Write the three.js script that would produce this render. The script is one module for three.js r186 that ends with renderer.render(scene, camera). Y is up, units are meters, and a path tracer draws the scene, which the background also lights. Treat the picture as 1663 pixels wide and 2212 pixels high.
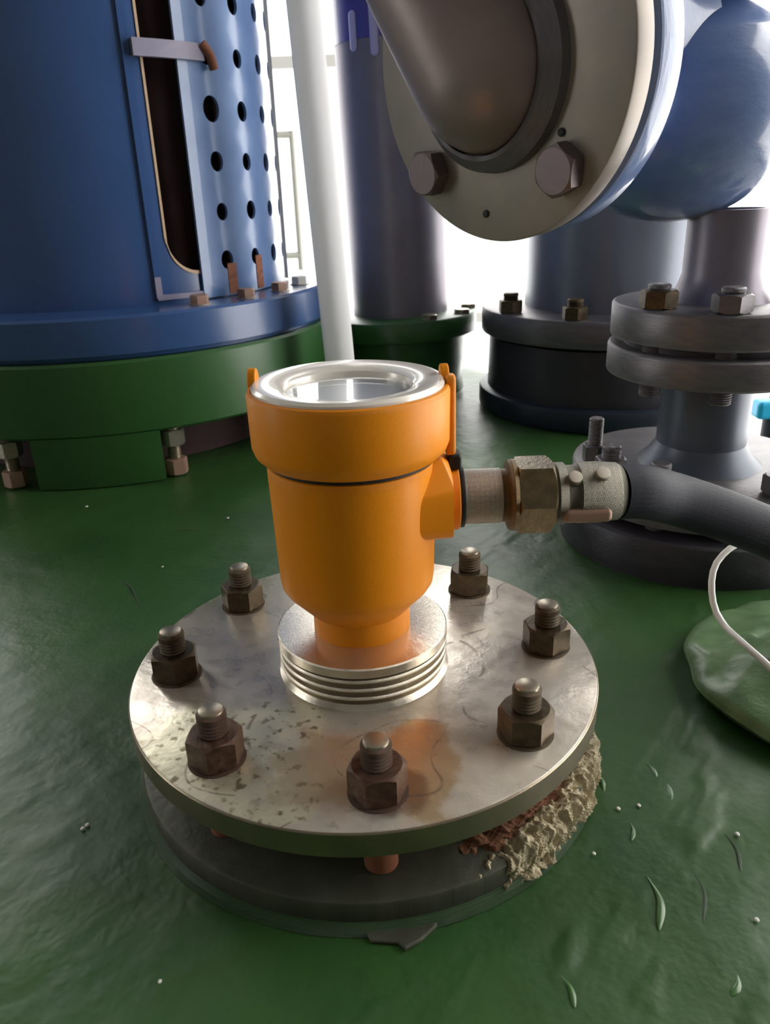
import * as THREE from 'three';
import { mergeGeometries, mergeVertices, toCreasedNormals } from 'three/addons/utils/BufferGeometryUtils.js';
import { RoundedBoxGeometry } from 'three/addons/geometries/RoundedBoxGeometry.js';
import { ConvexGeometry } from 'three/addons/geometries/ConvexGeometry.js';
import { ImprovedNoise } from 'three/addons/math/ImprovedNoise.js';
import { RectAreaLightUniformsLib } from 'three/addons/lights/RectAreaLightUniformsLib.js';

// ---------------------------------------------------------------- camera, sky, daylight, exposure
const R = (d) => d * Math.PI / 180;
const FOCAL = 1680.4, FRAME_W = 1663, FRAME_H = 2212;
const scene = new THREE.Scene();
const camera = new THREE.PerspectiveCamera(2 * Math.atan(FRAME_H / 2 / FOCAL) * 180 / Math.PI, FRAME_W / FRAME_H, 0.01, 60);
camera.position.set(0.0127, 0.2110, 0.3207);
camera.rotation.order = 'YXZ';
camera.rotation.set(R(-22.652), 0, R(-2.071));
camera.focus = 0.40; camera.userData.fStop = 22;
camera.updateMatrixWorld(true);

const SKY = new THREE.Color().setRGB(2.3, 2.34, 2.4);
scene.background = SKY;
RectAreaLightUniformsLib.init();
const ROOM = { x0: -5.3, x1: 4.15, y0: -2.2, y1: 5.2, z0: -4.5, z1: 4.2, sill: -1.9, head: 4.9 };
function daylight(name, w, h, at, look, intensity) {           // daylight that comes in through one wall of windows
  const l = new THREE.RectAreaLight(0xfff8ee, intensity, w, h);
  l.name = name; l.position.set(...at); l.lookAt(...look); l.castShadow = true; scene.add(l);
}
const WIN_H = ROOM.head - ROOM.sill, WIN_Y = (ROOM.head + ROOM.sill) / 2;
daylight('daylight_back', 9.3, WIN_H, [-0.575, WIN_Y, ROOM.z0 + 0.06], [-0.575, WIN_Y, 0], 1.7);
daylight('daylight_right', 5.3, WIN_H, [ROOM.x1 - 0.06, WIN_Y, -1.5], [0, WIN_Y, -1.5], 2.9);

daylight('daylight_left', 1.3, WIN_H, [ROOM.x0 + 0.06, WIN_Y, -0.125], [0, WIN_Y, -0.125], 1.3);

const renderer = new THREE.WebGLRenderer({ antialias: true });
renderer.toneMapping = THREE.LinearToneMapping;
renderer.toneMappingExposure = 1.1;
renderer.shadowMap.enabled = true;

// ---------------------------------------------------------------- helpers
let seed = 7;
const rnd = () => { seed = (seed * 1664525 + 1013904223) >>> 0; return seed / 4294967296; };
const noise = new ImprovedNoise();
const fbm = (x, y, z = 0, oct = 4) => { let a = 1, s = 0, t = 0; for (let i = 0; i < oct; i++) { s += a * noise.noise(x, y, z + i * 7.3); t += a; a *= 0.5; x *= 2.03; y *= 2.03; } return s / t; };
const V = (x, y, z) => new THREE.Vector3(x, y, z);
const sm = (a, b, x) => { const t = Math.min(1, Math.max(0, (x - a) / (b - a))); return t * t * (3 - 2 * t); };
// a pixel of the photograph gives a direction; the plane it is cut with gives the distance
const EYE = V(0.0127, 0.2110, 0.3207), TURN = new THREE.Quaternion().setFromEuler(new THREE.Euler(R(-22.652), 0, R(-2.071), 'YXZ'));
function ray(u, v) { return V((u - FRAME_W / 2) / FOCAL, -(v - FRAME_H / 2) / FOCAL, -1).applyQuaternion(TURN); }
function onY(u, v, y) { const d = ray(u, v); return d.multiplyScalar((y - EYE.y) / d.y).add(EYE); }
function onZ(u, v, z) { const d = ray(u, v); return d.multiplyScalar((z - EYE.z) / d.z).add(EYE); }

const taken = new Map();
function numbered(n) { const k = taken.get(n) || 0; taken.set(n, k + 1); return k ? n + '_' + String(k).padStart(3, '0') : n; }
function thing(name, label, category, at = [0, 0, 0], group) {
  const o = new THREE.Group(); o.name = numbered(name); o.position.set(...at); o.userData = { label, category };
  if (group) o.userData.group = group;
  scene.add(o); return o;
}
function part(parent, name, geo, mat, label) {
  const m = new THREE.Mesh(geo, mat); m.name = name; m.castShadow = m.receiveShadow = true;
  if (label) m.userData.label = label;
  parent.add(m); return m;
}
function struct(name, geo, mat) { const m = part(scene, name, geo, mat); m.userData.kind = 'structure'; return m; }
function solo(name, label, category, geo, mat, group) {
  const m = part(scene, numbered(name), geo, mat); m.userData = { label, category }; if (group) m.userData.group = group; return m;
}
// three.js joins points closer than 1 cm when it creases normals, so the shape is enlarged for it
const creased = (g, a) => { g.scale(1000, 1000, 1000); const o = toCreasedNormals(g, a); o.scale(0.001, 0.001, 0.001); return o; };
const lathe = (pts, seg = 96) => creased(new THREE.LatheGeometry(pts.map(([r, y]) => new THREE.Vector2(r, y)), seg), R(28));
// closed ring profile helper: rounded disc between y0 and y1
function disc(r, y0, y1, bore = 0, c = 0.0012, seg = 96) {
  const p = [[bore, y0], [r - c, y0], [r - c * 0.3, y0 + c * 0.3], [r, y0 + c], [r, y1 - c], [r - c * 0.3, y1 - c * 0.3], [r - c, y1], [bore, y1]];
  if (bore) p.push([bore, y0]);
  return lathe(p, seg);
}
function tube(r, y0, y1, wall = 0.003, seg = 64) { return lathe([[r - wall, y0], [r, y0], [r, y1], [r - wall, y1], [r - wall, y0]], seg); }
function box(x0, x1, y0, y1, z0, z1) { const g = new THREE.BoxGeometry(x1 - x0, y1 - y0, z1 - z0); g.translate((x0 + x1) / 2, (y0 + y1) / 2, (z0 + z1) / 2); return g; }
function rbox(w, h, d, r = 0.002, seg = 3) { return new RoundedBoxGeometry(w, h, d, seg, r); }
const merge = (...g) => mergeGeometries(g.flat().map((x) => { const y = x.index ? x.toNonIndexed() : x.clone(); for (const k of Object.keys(y.attributes)) if (!['position', 'normal', 'uv'].includes(k)) y.deleteAttribute(k); return y; }));
// a curved wall piece about the y axis: angles in degrees from +z towards +x, y0 and y1 may be functions of the angle
function arcPanel(r0, r1, a0, a1, y0, y1, step = 2) {
  const n = Math.max(1, Math.ceil((a1 - a0) / step)), f0 = typeof y0 === 'function' ? y0 : () => y0, f1 = typeof y1 === 'function' ? y1 : () => y1;
  const pos = [], idx = [];
  for (let i = 0; i <= n; i++) {
    const a = a0 + (a1 - a0) * i / n, s = Math.sin(R(a)), c = Math.cos(R(a)), b = f0(a), t = f1(a);
    pos.push(r1 * s, b, r1 * c, r1 * s, t, r1 * c, r0 * s, t, r0 * c, r0 * s, b, r0 * c);
    if (i) { const p = (i - 1) * 4, q = i * 4; for (let k = 0; k < 4; k++) { const l = (k + 1) % 4; idx.push(p + k, q + k, q + l, p + k, q + l, p + l); } }
  }
  const e = n * 4; idx.push(0, 1, 2, 0, 2, 3, e, e + 2, e + 1, e, e + 3, e + 2);
  return finish(pos, idx);
}
function finish(pos, idx, crease = 30) {
  const g = new THREE.BufferGeometry(); g.setAttribute('position', new THREE.Float32BufferAttribute(pos, 3));
  if (idx) g.setIndex(idx);
  const uv = []; for (let i = 0; i < pos.length; i += 3) uv.push(pos[i] + pos[i + 2] * 0.7, pos[i + 1] + pos[i + 2] * 0.3);
  g.setAttribute('uv', new THREE.Float32BufferAttribute(uv, 2));
  return creased(g, R(crease));
}
function planarUV(g) { const p = g.attributes.position, uv = []; for (let i = 0; i < p.count; i++) uv.push(p.getX(i), -p.getZ(i)); g.setAttribute('uv', new THREE.Float32BufferAttribute(uv, 2)); return g; }
// uv that runs in metres round the axis and up
function wrapUV(g, r) { const p = g.attributes.position, uv = []; for (let i = 0; i < p.count; i++) uv.push(Math.atan2(p.getX(i), p.getZ(i)) * r, p.getY(i)); g.setAttribute('uv', new THREE.Float32BufferAttribute(uv, 2)); return g; }
// hexagon nut about y, chamfered corners; bore 0 makes a bolt head
function hexNut(af, h, bore, chamferBottom = true) {
  const rf = af / 2, n = 48, pos = [], idx = [];
  const hex = (a) => rf / Math.cos(((a % R(60)) + R(60)) % R(60) - R(30));
  const rows = [];
  const drop = (r) => (r - rf * 0.96) * 0.62;
  rows.push([() => bore || 1e-5, () => 0], [() => rf * 0.96, () => 0], [hex, (r) => chamferBottom ? drop(r) : 0], [hex, (r) => h - drop(r)], [() => rf * 0.96, () => h], [() => bore || 1e-5, () => h]);
  if (bore) rows.push([() => bore, () => 0]);
  for (const [rr, yy] of rows) for (let i = 0; i <= n; i++) { const a = i / n * Math.PI * 2, r = rr(a); pos.push(r * Math.sin(a), yy(r), r * Math.cos(a)); }
  for (let k = 0; k + 1 < rows.length; k++) for (let i = 0; i < n; i++) { const p = k * (n + 1) + i, q = p + n + 1; idx.push(p, p + 1, q + 1, p, q + 1, q); }
  return finish(pos, idx, 25);
}
function threaded(r, y0, y1, pitch = 0.0016, seg = 28) {
  const p = [[0, y0], [r * 0.86, y0]]; let y = y0 + 0.0004;
  while (y + pitch < y1 - 0.0008) { p.push([r * 0.89, y], [r, y + pitch * 0.4], [r, y + pitch * 0.6]); y += pitch; }
  p.push([r, y], [r, y1 - 0.001], [r * 0.84, y1], [0, y1]);
  return lathe(p, seg);
}
function sweep(points, r, seg = 80, rad = 20, closed = false) { return new THREE.TubeGeometry(new THREE.CatmullRomCurve3(points, closed, 'centripetal'), seg, r, rad, closed); }
function along(g, from, to) {              // turns a geometry built along +y so that it runs from one point towards another
  const d = to.clone().sub(from).normalize();
  return g.applyQuaternion(new THREE.Quaternion().setFromUnitVectors(V(0, 1, 0), d)).translate(from.x, from.y, from.z);
}
// textures
function tex(w, h, f, { srgb = true, repeat } = {}) {
  const d = new Uint8Array(w * h * 4);
  for (let y = 0; y < h; y++) for (let x = 0; x < w; x++) { const c = f(x / w, y / h), k = (y * w + x) * 4; d[k] = 255 * Math.min(1, Math.max(0, c[0])); d[k + 1] = 255 * Math.min(1, Math.max(0, c[1])); d[k + 2] = 255 * Math.min(1, Math.max(0, c[2])); d[k + 3] = 255; }
  const t = new THREE.DataTexture(d, w, h); t.magFilter = THREE.LinearFilter; t.minFilter = THREE.LinearMipmapLinearFilter; t.wrapS = t.wrapT = THREE.RepeatWrapping;
  if (srgb) t.colorSpace = THREE.SRGBColorSpace;
  if (repeat) t.repeat.set(...repeat);
  t.needsUpdate = true; return t;
}
const periodic = (u, v, f, s) => {         // tileable noise
  const a = fbm(u * f, v * f, s), b = fbm((u - 1) * f, v * f, s), c = fbm(u * f, (v - 1) * f, s), d = fbm((u - 1) * f, (v - 1) * f, s);
  const x = sm(0, 1, u), y = sm(0, 1, v); return (a * (1 - x) + b * x) * (1 - y) + (c * (1 - x) + d * x) * y;
};
const speck = tex(256, 256, (u, v) => { const n = 0.5 + 0.5 * periodic(u, v, 9, 1) + 0.35 * periodic(u, v, 40, 2); return [n, n, n]; }, { srgb: false });
const lumps = tex(512, 512, (u, v) => { const n = 0.5 + 0.7 * periodic(u, v, 5, 4) + 0.12 * periodic(u, v, 30, 5); return [n, n, n]; }, { srgb: false });
function bump(t, per, amt) { const c = t.clone(); c.repeat.set(1 / per, 1 / per); c.needsUpdate = true; return { bumpMap: c, bumpScale: amt }; }
// colour map in metres: a base sRGB colour varied by noise towards another
function mottled(c0, c1, per, f = 6, s = 1, size = 256, sharp = 0.5) {
  const a = new THREE.Color(c0), b = new THREE.Color(c1); const A = a.clone().convertLinearToSRGB(), B = b.clone().convertLinearToSRGB();
  return tex(size, size, (u, v) => { const k = sm(0.5 - sharp, 0.5 + sharp, 0.5 + 0.9 * periodic(u, v, f, s)); return [A.r + (B.r - A.r) * k, A.g + (B.g - A.g) * k, A.b + (B.b - A.b) * k]; }, { repeat: [1 / per, 1 / per] });
}
const std = (o) => new THREE.MeshPhysicalMaterial({ roughness: 0.5, ...o });

// ---------------------------------------------------------------- materials
const M = {
  green: std({ map: mottled('#264c22', '#365c26', 0.33, 5, 3, 512), roughness: 0.45, clearcoat: 0.15, clearcoatRoughness: 0.25, ...bump(lumps, 0.11, 0.0011) }),
  greenRing: std({ map: mottled('#2b5a2a', '#34632e', 0.4, 4, 8), roughness: 0.4, clearcoat: 0.4, clearcoatRoughness: 0.25, ...bump(lumps, 0.2, 0.0006) }),
  blue: std({ map: mottled('#2a4f86', '#30568e', 0.35, 4, 12), roughness: 0.36, clearcoat: 0.8, clearcoatRoughness: 0.18, ...bump(lumps, 0.25, 0.0005) }),
  guard: std({ map: mottled('#5479b2', '#7092c4', 0.2, 5, 14), roughness: 0.34, clearcoat: 0.8, clearcoatRoughness: 0.15, ...bump(lumps, 0.25, 0.0005) }),
  pale: std({ map: mottled('#5c8052', '#7c9a70', 0.06, 5, 16), roughness: 0.4, clearcoat: 0.4, clearcoatRoughness: 0.2, ...bump(lumps, 0.05, 0.0008) }),  // green paled to put the window glare into the colour of the boss
  paintRun: std({ color: '#3f6a34', roughness: 0.35, clearcoat: 0.5, clearcoatRoughness: 0.2 }),  // lighter green paints highlight lines into the raised runs
  boltHead: std({ map: mottled('#6a5e60', '#766a6a', 0.03, 5, 18), metalness: 0.4, roughness: 0.45 }),
  pipeSlate: std({ map: mottled('#505865', '#5c6470', 0.15, 4, 40), metalness: 0.3, roughness: 0.38 }),
  rim: std({ map: mottled('#8f8370', '#a59884', 0.09, 5, 19), metalness: 0.92, roughness: 0.36, ...bump(speck, 0.04, 0.00008) }),  // same steel as the plate, toned darker for the dim side it reflects
  blueValve: std({ map: mottled('#6a84b6', '#7a92c0', 0.2, 4, 13), roughness: 0.3, clearcoat: 0.8, clearcoatRoughness: 0.1, ...bump(lumps, 0.12, 0.0003) }),
  orange: std({ color: '#ea8e00', roughness: 0.45, specularIntensity: 0.55, clearcoat: 0.08, clearcoatRoughness: 0.2, ...bump(speck, 0.02, 0.00006) }),
  cap_glare: std({ color: '#f1ebe0', metalness: 0.1, roughness: 0.25, clearcoat: 0.8, clearcoatRoughness: 0.08 }),  // cream tone paints in the sky reflected on the orange cap top
  glass: std({ color: '#ffffff', transmission: 1, thickness: 0, roughness: 0.02, ior: 1.6 }),
  pane: std({ color: '#ffffff', transmission: 1, thickness: 0, roughness: 0.01 }),
  dial: std({ map: mottled('#e4e9ec', '#b4c0c6', 0.03, 4, 31), roughness: 0.35 }),  // plate whitened to add the bright sky reflection of the glass above it
  black: std({ color: '#15130f', roughness: 0.6 }),
  rubber: std({ color: '#1a1e2c', roughness: 0.5, specularIntensity: 0.5, ...bump(speck, 0.03, 0.0002) }),
  steel: std({ color: '#ded6c6', metalness: 0.9, roughness: 0.2, ...bump(speck, 0.03, 0.00008) }),
  steelDull: std({ map: mottled('#9b958b', '#b9b2a4', 0.08, 6, 15), metalness: 0.85, roughness: 0.42, ...bump(speck, 0.03, 0.00015) }),
  nut: std({ map: mottled('#463b2d', '#675a45', 0.02, 5, 21), metalness: 0.75, roughness: 0.42, ...bump(speck, 0.012, 0.00018) }),
  nutRust: std({ map: mottled('#40291a', '#6c564a', 0.018, 5, 23), metalness: 0.5, roughness: 0.5, ...bump(speck, 0.012, 0.0003) }),
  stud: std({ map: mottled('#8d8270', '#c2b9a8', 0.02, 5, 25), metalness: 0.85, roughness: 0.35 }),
  studRust: std({ map: mottled('#7c4a34', '#a86c50', 0.02, 5, 27), metalness: 0.2, roughness: 0.6 }),
  brass: std({ map: mottled('#6e624c', '#8e7e60', 0.03, 5, 28), metalness: 0.9, roughness: 0.33, ...bump(speck, 0.015, 0.0002) }),
  gland: std({ map: mottled('#7c796f', '#a29e90', 0.03, 5, 29), metalness: 0.8, roughness: 0.3, ...bump(lumps, 0.03, 0.0006) }),
  copperish: std({ color: '#a98877', metalness: 0.3, roughness: 0.45 }),
  greyFlange: std({ map: mottled('#8b847f', '#9a9186', 0.12, 5, 33), metalness: 0.35, roughness: 0.42, ...bump(speck, 0.05, 0.0001) }),
  pipeBrown: std({ map: mottled('#918282', '#9c8c8a', 0.2, 4, 35), metalness: 0.4, roughness: 0.4, ...bump(lumps, 0.15, 0.0003) }),
  pipeGrey: std({ map: mottled('#7c7682', '#88828c', 0.2, 4, 37), metalness: 0.3, roughness: 0.38, ...bump(lumps, 0.2, 0.0003) }),
  pipeBlueGrey: std({ map: mottled('#787f8e', '#848b98', 0.25, 4, 39), metalness: 0.3, roughness: 0.35, ...bump(lumps, 0.2, 0.0003) }),
  darkGrey: std({ map: mottled('#3c3b42', '#4a4850', 0.15, 4, 41), metalness: 0.4, roughness: 0.42, ...bump(speck, 0.06, 0.0003) }),
  flangeGrey: std({ map: mottled('#68666c', '#7c7878', 0.1, 4, 43), metalness: 0.5, roughness: 0.38, ...bump(speck, 0.06, 0.0002) }),
  purple: std({ map: mottled('#41388f', '#4c4499', 0.1, 4, 45), roughness: 0.35, clearcoat: 0.5 }),
  lilac: std({ color: '#b9b4dd', roughness: 0.4 }),
  nozzle: std({ map: mottled('#45473b', '#595b4e', 0.06, 5, 47), metalness: 0.3, roughness: 0.5, ...bump(lumps, 0.04, 0.0006) }),
  gasket: std({ map: mottled('#3b2a1e', '#6b4a34', 0.04, 5, 49), roughness: 0.85, ...bump(speck, 0.01, 0.0006) }),
  flake: std({ map: mottled('#a79a7c', '#c9bfa0', 0.012, 5, 51), roughness: 0.7, ...bump(lumps, 0.012, 0.0012) }),
  rustFlake: std({ map: mottled('#6a3d28', '#8f6a4c', 0.015, 5, 53), roughness: 0.85, ...bump(lumps, 0.012, 0.0012) }),
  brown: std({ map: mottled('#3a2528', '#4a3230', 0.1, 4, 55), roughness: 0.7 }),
  primer: std({ map: mottled('#c8a482', '#d8bfa4', 0.05, 5, 57), roughness: 0.5 }),
  lilacSteel: std({ map: mottled('#8c8aa4', '#a09aae', 0.05, 5, 59), roughness: 0.4 }),
  white: std({ color: '#f4f2ec', roughness: 0.3, clearcoat: 0.4 }),
  backlitWhite: std({ color: '#ffffff', roughness: 0.9, transmission: 0.55, thickness: 0 }),  // translucency added so window light behind whitens the post
  offWhite: std({ color: '#e6e4dc', roughness: 0.7 }),
  wall: std({ map: mottled('#5f5d58', '#565450', 1.5, 5, 61), roughness: 0.9 }),
  floor: std({ map: mottled('#77746d', '#6c6962', 1.2, 6, 63), roughness: 0.55 }),
  ceiling: std({ color: '#585856', roughness: 0.9 }),
  frame: std({ color: '#e2e2de', roughness: 0.5 }),
  cyan: std({ color: '#1fb4e6', roughness: 0.4 }),
  navySteel: std({ map: mottled('#2c3542', '#353f4c', 0.2, 4, 65), metalness: 0.3, roughness: 0.4 }),
  navy: std({ color: '#262b3a', roughness: 0.6 }),
};

// ---------------------------------------------------------------- the hall
{
  const { x0, x1, y0, y1, z0, z1, sill, head } = ROOM, t = 0.25;
  struct('floor', planarUV(box(x0 - t, x1 + t, y0 - t, y0, z0 - t, z1 + t)), M.floor);
  struct('ceiling', planarUV(box(x0 - t, x1 + t, y1, y1 + t, z0 - t, z1 + t)), M.ceiling);
  struct('wall_left', merge(box(x0 - t, x0, y0, sill, z0 - t, z1 + t), box(x0 - t, x0, head, y1, z0 - t, z1 + t), box(x0 - t, x0, sill, head, z0 - t, -0.8), box(x0 - t, x0, sill, head, 0.55, z1 + t)), M.wall);
  struct('wall_front', box(x0, x1 + t, y0, y1, z1, z1 + t), M.wall);
  struct('wall_back', merge(box(x0, x1 + t, y0, sill, z0 - t, z0), box(x0, x1 + t, head, y1, z0 - t, z0)), M.wall);
  struct('wall_right', merge(box(x1, x1 + t, y0, sill, z0, z1), box(x1, x1 + t, head, y1, z0, z1), box(x1, x1 + t, sill, head, 1.2, z1), box(x1, x1 + t, sill, head, z0, -4.2)), M.wall);
  const rows = [sill, -0.55, 0.86, 2.2, 3.55, head];
  let n = 0;
  const bay = (w, place) => {
    const g = new THREE.Group(); g.name = 'window_' + (++n); g.userData.kind = 'structure'; scene.add(g); place(g);
    const bars = [box(-w / 2, -w / 2 + 0.03, sill, head, -0.04, 0.04), box(w / 2 - 0.03, w / 2, sill, head, -0.04, 0.04)];
    rows.forEach((y, i) => { const h = i === 0 ? 0 : i === rows.length - 1 ? 0.06 : 0.03; bars.push(box(-w / 2 + 0.03, w / 2 - 0.03, y - h, y - h + 0.06, -0.04, 0.04)); });
    part(g, 'window_frame', merge(bars), M.frame);
    for (let i = 0; i + 1 < rows.length; i++) part(g, 'pane', box(-w / 2 + 0.02, w / 2 - 0.02, rows[i] + 0.02, rows[i + 1] - 0.02, -0.003, 0.003), M.pane);
  };
  for (let k = 0; k < 7; k++) bay(1.35, (g) => g.position.set(x0 + 0.675 + 1.35 * k, 0, z0 - 0.1));
  for (let k = 0; k < 4; k++) bay(1.35, (g) => { g.position.set(x1 + 0.1, 0, -4.2 + 0.675 + 1.35 * k); g.rotation.y = -Math.PI / 2; });
  for (let k = 0; k < 1; k++) bay(1.35, (g) => { g.position.set(x0 - 0.1, 0, -0.8 + 0.675 + 1.35 * k); g.rotation.y = Math.PI / 2; });
}

// ---------------------------------------------------------------- the tank whose top carries everything
const TANK = { x: -0.6, z: -0.35, r: 0.95, y: -0.0475 };
{
  const t = thing('storage_tank', 'large green painted tank with a glossy lumpy top under the flanges', 'tank', [TANK.x, ROOM.y0, TANK.z]);
  const line = (a, b, fine0, fine1, nf, nc) => { const o = []; for (let i = 0; i < nc; i++) o.push(a + (fine0 - a) * i / nc); for (let i = 0; i < nf; i++) o.push(fine0 + (fine1 - fine0) * i / nf); for (let i = 0; i <= nc; i++) o.push(fine1 + (b - fine1) * i / nc); return o; };
  const xs = line(-1.6, 0.4, -0.42, 0.36, 300, 24), zs = line(-1.35, 0.65, -0.5, 0.24, 300, 24);
  const pos = [], idx = [], uv = [];
  for (const z of zs) for (const x of xs) {
    let dx = x - TANK.x, dz = z - TANK.z, r = Math.hypot(dx, dz);
    const near = 0.12 + 0.88 * sm(-0.02, 0.1, x + z * 0.25);                                     // brush marks and lumps are heavier on the worn side
    let h = 0.0012 * fbm(x * 18, z * 18, 2) + 0.0015 * fbm(x * 5, z * 5, 9);
    const sx = x * 0.8 + z * 0.6, sz = -x * 0.6 + z * 0.8;                         // drag marks of thick paint
    h += near * 0.0028 * Math.max(0, fbm(sx * 45, sz * 14, 5) - 0.12) * 2.2;
    const rm = Math.hypot(x, z); h *= sm(0.095, 0.14, rm) * 0.9 + 0.1;
    const f = 0.05, k = Math.max(0, r - (TANK.r - f));
    let y = TANK.y - ROOM.y0 + Math.min(0, h - 0.0012);
    if (k > 0) { const a = Math.min(1, k / f); y -= f * (1 - Math.sqrt(Math.max(0, 1 - a * a))); }
    if (r > TANK.r) { const o = r - TANK.r; dx *= TANK.r / r; dz *= TANK.r / r; y -= o * 0.5; }
    pos.push(dx, y, dz); uv.push(x, -z);
  }
  const w = xs.length;
  for (let j = 0; j + 1 < zs.length; j++) for (let i = 0; i + 1 < w; i++) { const a = j * w + i; idx.push(a, a + w, a + 1, a + 1, a + w, a + w + 1); }
  const g = new THREE.BufferGeometry(); g.setAttribute('position', new THREE.Float32BufferAttribute(pos, 3)); g.setAttribute('uv', new THREE.Float32BufferAttribute(uv, 2)); g.setIndex(idx); g.computeVertexNormals();
  part(t, 'tank_top', g, M.green);
  const ridge = (x0, y0, x1, y1, r, m, lab) => { const a = onY(x0, y0, TANK.y), b = onY(x1, y1, TANK.y), mid = a.clone().lerp(b, 0.45).add(V((b.z - a.z) * 0.12, 0, -(b.x - a.x) * 0.12));
    const cv = new THREE.CatmullRomCurve3([a, mid, b]), g = sweep([a, mid, b], r, 24, 10), p = g.attributes.position;
    for (let i = 0; i < p.count; i++) { const k = Math.floor(i / 11) / 24, c = cv.getPointAt(Math.min(1, k)), w = (0.25 + 0.9 * Math.sin(Math.PI * k ** 1.6)) * (k === 0 || k === 1 ? 0.05 : 1); p.setXYZ(i, c.x + (p.getX(i) - c.x) * w, TANK.y - 0.0013 + (p.getY(i) - TANK.y) * 0.5 * w, c.z + (p.getZ(i) - c.z) * w); }
    g.translate(-TANK.x, -ROOM.y0, -TANK.z); g.computeVertexNormals(); part(t, 'paint_run', g, m, lab); };
  for (const [x0, y0, x1, y1, r] of [[1207, 2098, 1242, 2172, 0.0011], [1398, 1888, 1424, 2005, 0.0015], [1425, 1672, 1450, 1732, 0.0013], [1360, 1770, 1364, 1812, 0.0009], [1560, 1790, 1602, 1880, 0.0008], [1592, 2095, 1580, 2148, 0.0013], [1490, 1865, 1520, 1990, 0.0006], [1280, 1660, 1305, 1705, 0.0012], [1390, 1640, 1420, 1680, 0.0012], [160, 1236, 225, 1242, 0.0009], [225, 1242, 300, 1300, 0.0008], [345, 1150, 430, 1143, 0.0008]]) ridge(x0, y0, x1, y1, r, r < 0.00085 || x0 < 500 ? M.green : M.paintRun, r < 0.00085 || x0 < 500 ? undefined : 'raised paint run tinted lighter for its highlight');
  for (const [u, v, r] of [[187, 1093, 0.0013], [492, 1118, 0.0012], [351, 1223, 0.0009], [345, 2118, 0.0007], [178, 1788, 0.0010], [188, 1780, 0.0010], [508, 1945, 0.0012], [1283, 1842, 0.0008], [1336, 1745, 0.0009], [1380, 1738, 0.0009], [1635, 1985, 0.0009], [1593, 1800, 0.0010]]) { const q = onY(u, v, TANK.y), g = new THREE.IcosahedronGeometry(r, 1); g.scale(1, 0.5, 1.2); g.translate(q.x - TANK.x, TANK.y - ROOM.y0 - 0.0004, q.z - TANK.z); part(t, 'paint_fleck', g, M.offWhite, 'white fleck'); }
  part(t, 'tank_shell', wrapUV(lathe([[0.9, 0], [TANK.r, 0], [TANK.r, TANK.y - ROOM.y0 - 0.06], [0.9, TANK.y - ROOM.y0 - 0.06]], 96), TANK.r), M.green);
}

// ---------------------------------------------------------------- flange face with scuffs, crust and rust
const flangeMap = (() => {
  const N = 1024, at = (u, v) => [(u - 0.5) * 0.23, -(v - 0.5) * 0.23];
  const blob = (x, z, cx, cz, rx, rz, w) => { const d = Math.hypot((x - cx) / rx, (z - cz) / rz) + w; return 1 - sm(0.75, 1.05, d); };
  return tex(N, N, (u, v) => {
    const [x, z] = at(u, v), n1 = fbm(x * 60, z * 60, 3), n2 = fbm(x * 220, z * 220, 6, 3), n3 = fbm(x * 25, z * 25, 11);
    let c = [0.86, 0.825, 0.77];
    const mix = (k, r, g, b) => { c = [c[0] + (r - c[0]) * k, c[1] + (g - c[1]) * k, c[2] + (b - c[2]) * k]; };
    mix(0.5 * sm(0.0, 0.5, n3), 0.86, 0.81, 0.73); mix(0.25 * sm(0.0, 0.5, n1), 0.66, 0.63, 0.60);
    const w = n1 * 0.55 + n2 * 0.15;
    const crust = Math.max(blob(x, z, -0.058, 0.064, 0.040, 0.036, w), blob(x, z, -0.036, 0.088, 0.026, 0.022, w), blob(x, z, -0.03, 0.05, 0.016, 0.02, w));
    mix(crust * 0.85, 0.90, 0.88, 0.77); mix(crust * sm(0.1, 0.4, n2) * 0.75, 0.45, 0.41, 0.31);
    const tan = blob(x, z, -0.012, 0.075, 0.026, 0.022, w * 1.3); mix(tan * 0.5, 0.70, 0.62, 0.48);
    const rust = blob(x, z, 0.024, 0.075, 0.014, 0.032, w); mix(rust * 0.55, 0.68, 0.54, 0.35);
    const ring = blob(x, z, 0.0113, 0.0893, 0.016, 0.015, w * 0.6); mix(ring * 0.55, 0.42, 0.31, 0.23);
    mix(0.35 * sm(0.34, 0.5, fbm(x * 90, z * 90, 17)), 0.55, 0.51, 0.46);
    const line = Math.abs(fbm(x * 16, z * 16, 23, 2)); mix(0.5 * (1 - sm(0.0, 0.012, line)) * sm(0.1, 0.3, n1 + 0.2), 0.4, 0.36, 0.32);
    return c;
  }, { repeat: [1 / 0.23, 1 / 0.23] });
})();
flangeMap.offset.set(0.5, 0.5);
const flangeRough = tex(512, 512, (u, v) => { const n = 0.30 + 0.20 * periodic(u, v, 6, 71) + 0.16 * periodic(u, v, 22, 72); return [n, n, n]; }, { srgb: false, repeat: [1 / 0.2, 1 / 0.2] });
const flangeSteel = std({ map: flangeMap, metalness: 0.7, roughness: 1, roughnessMap: flangeRough, ...bump(lumps, 0.05, 0.00025) });

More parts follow.
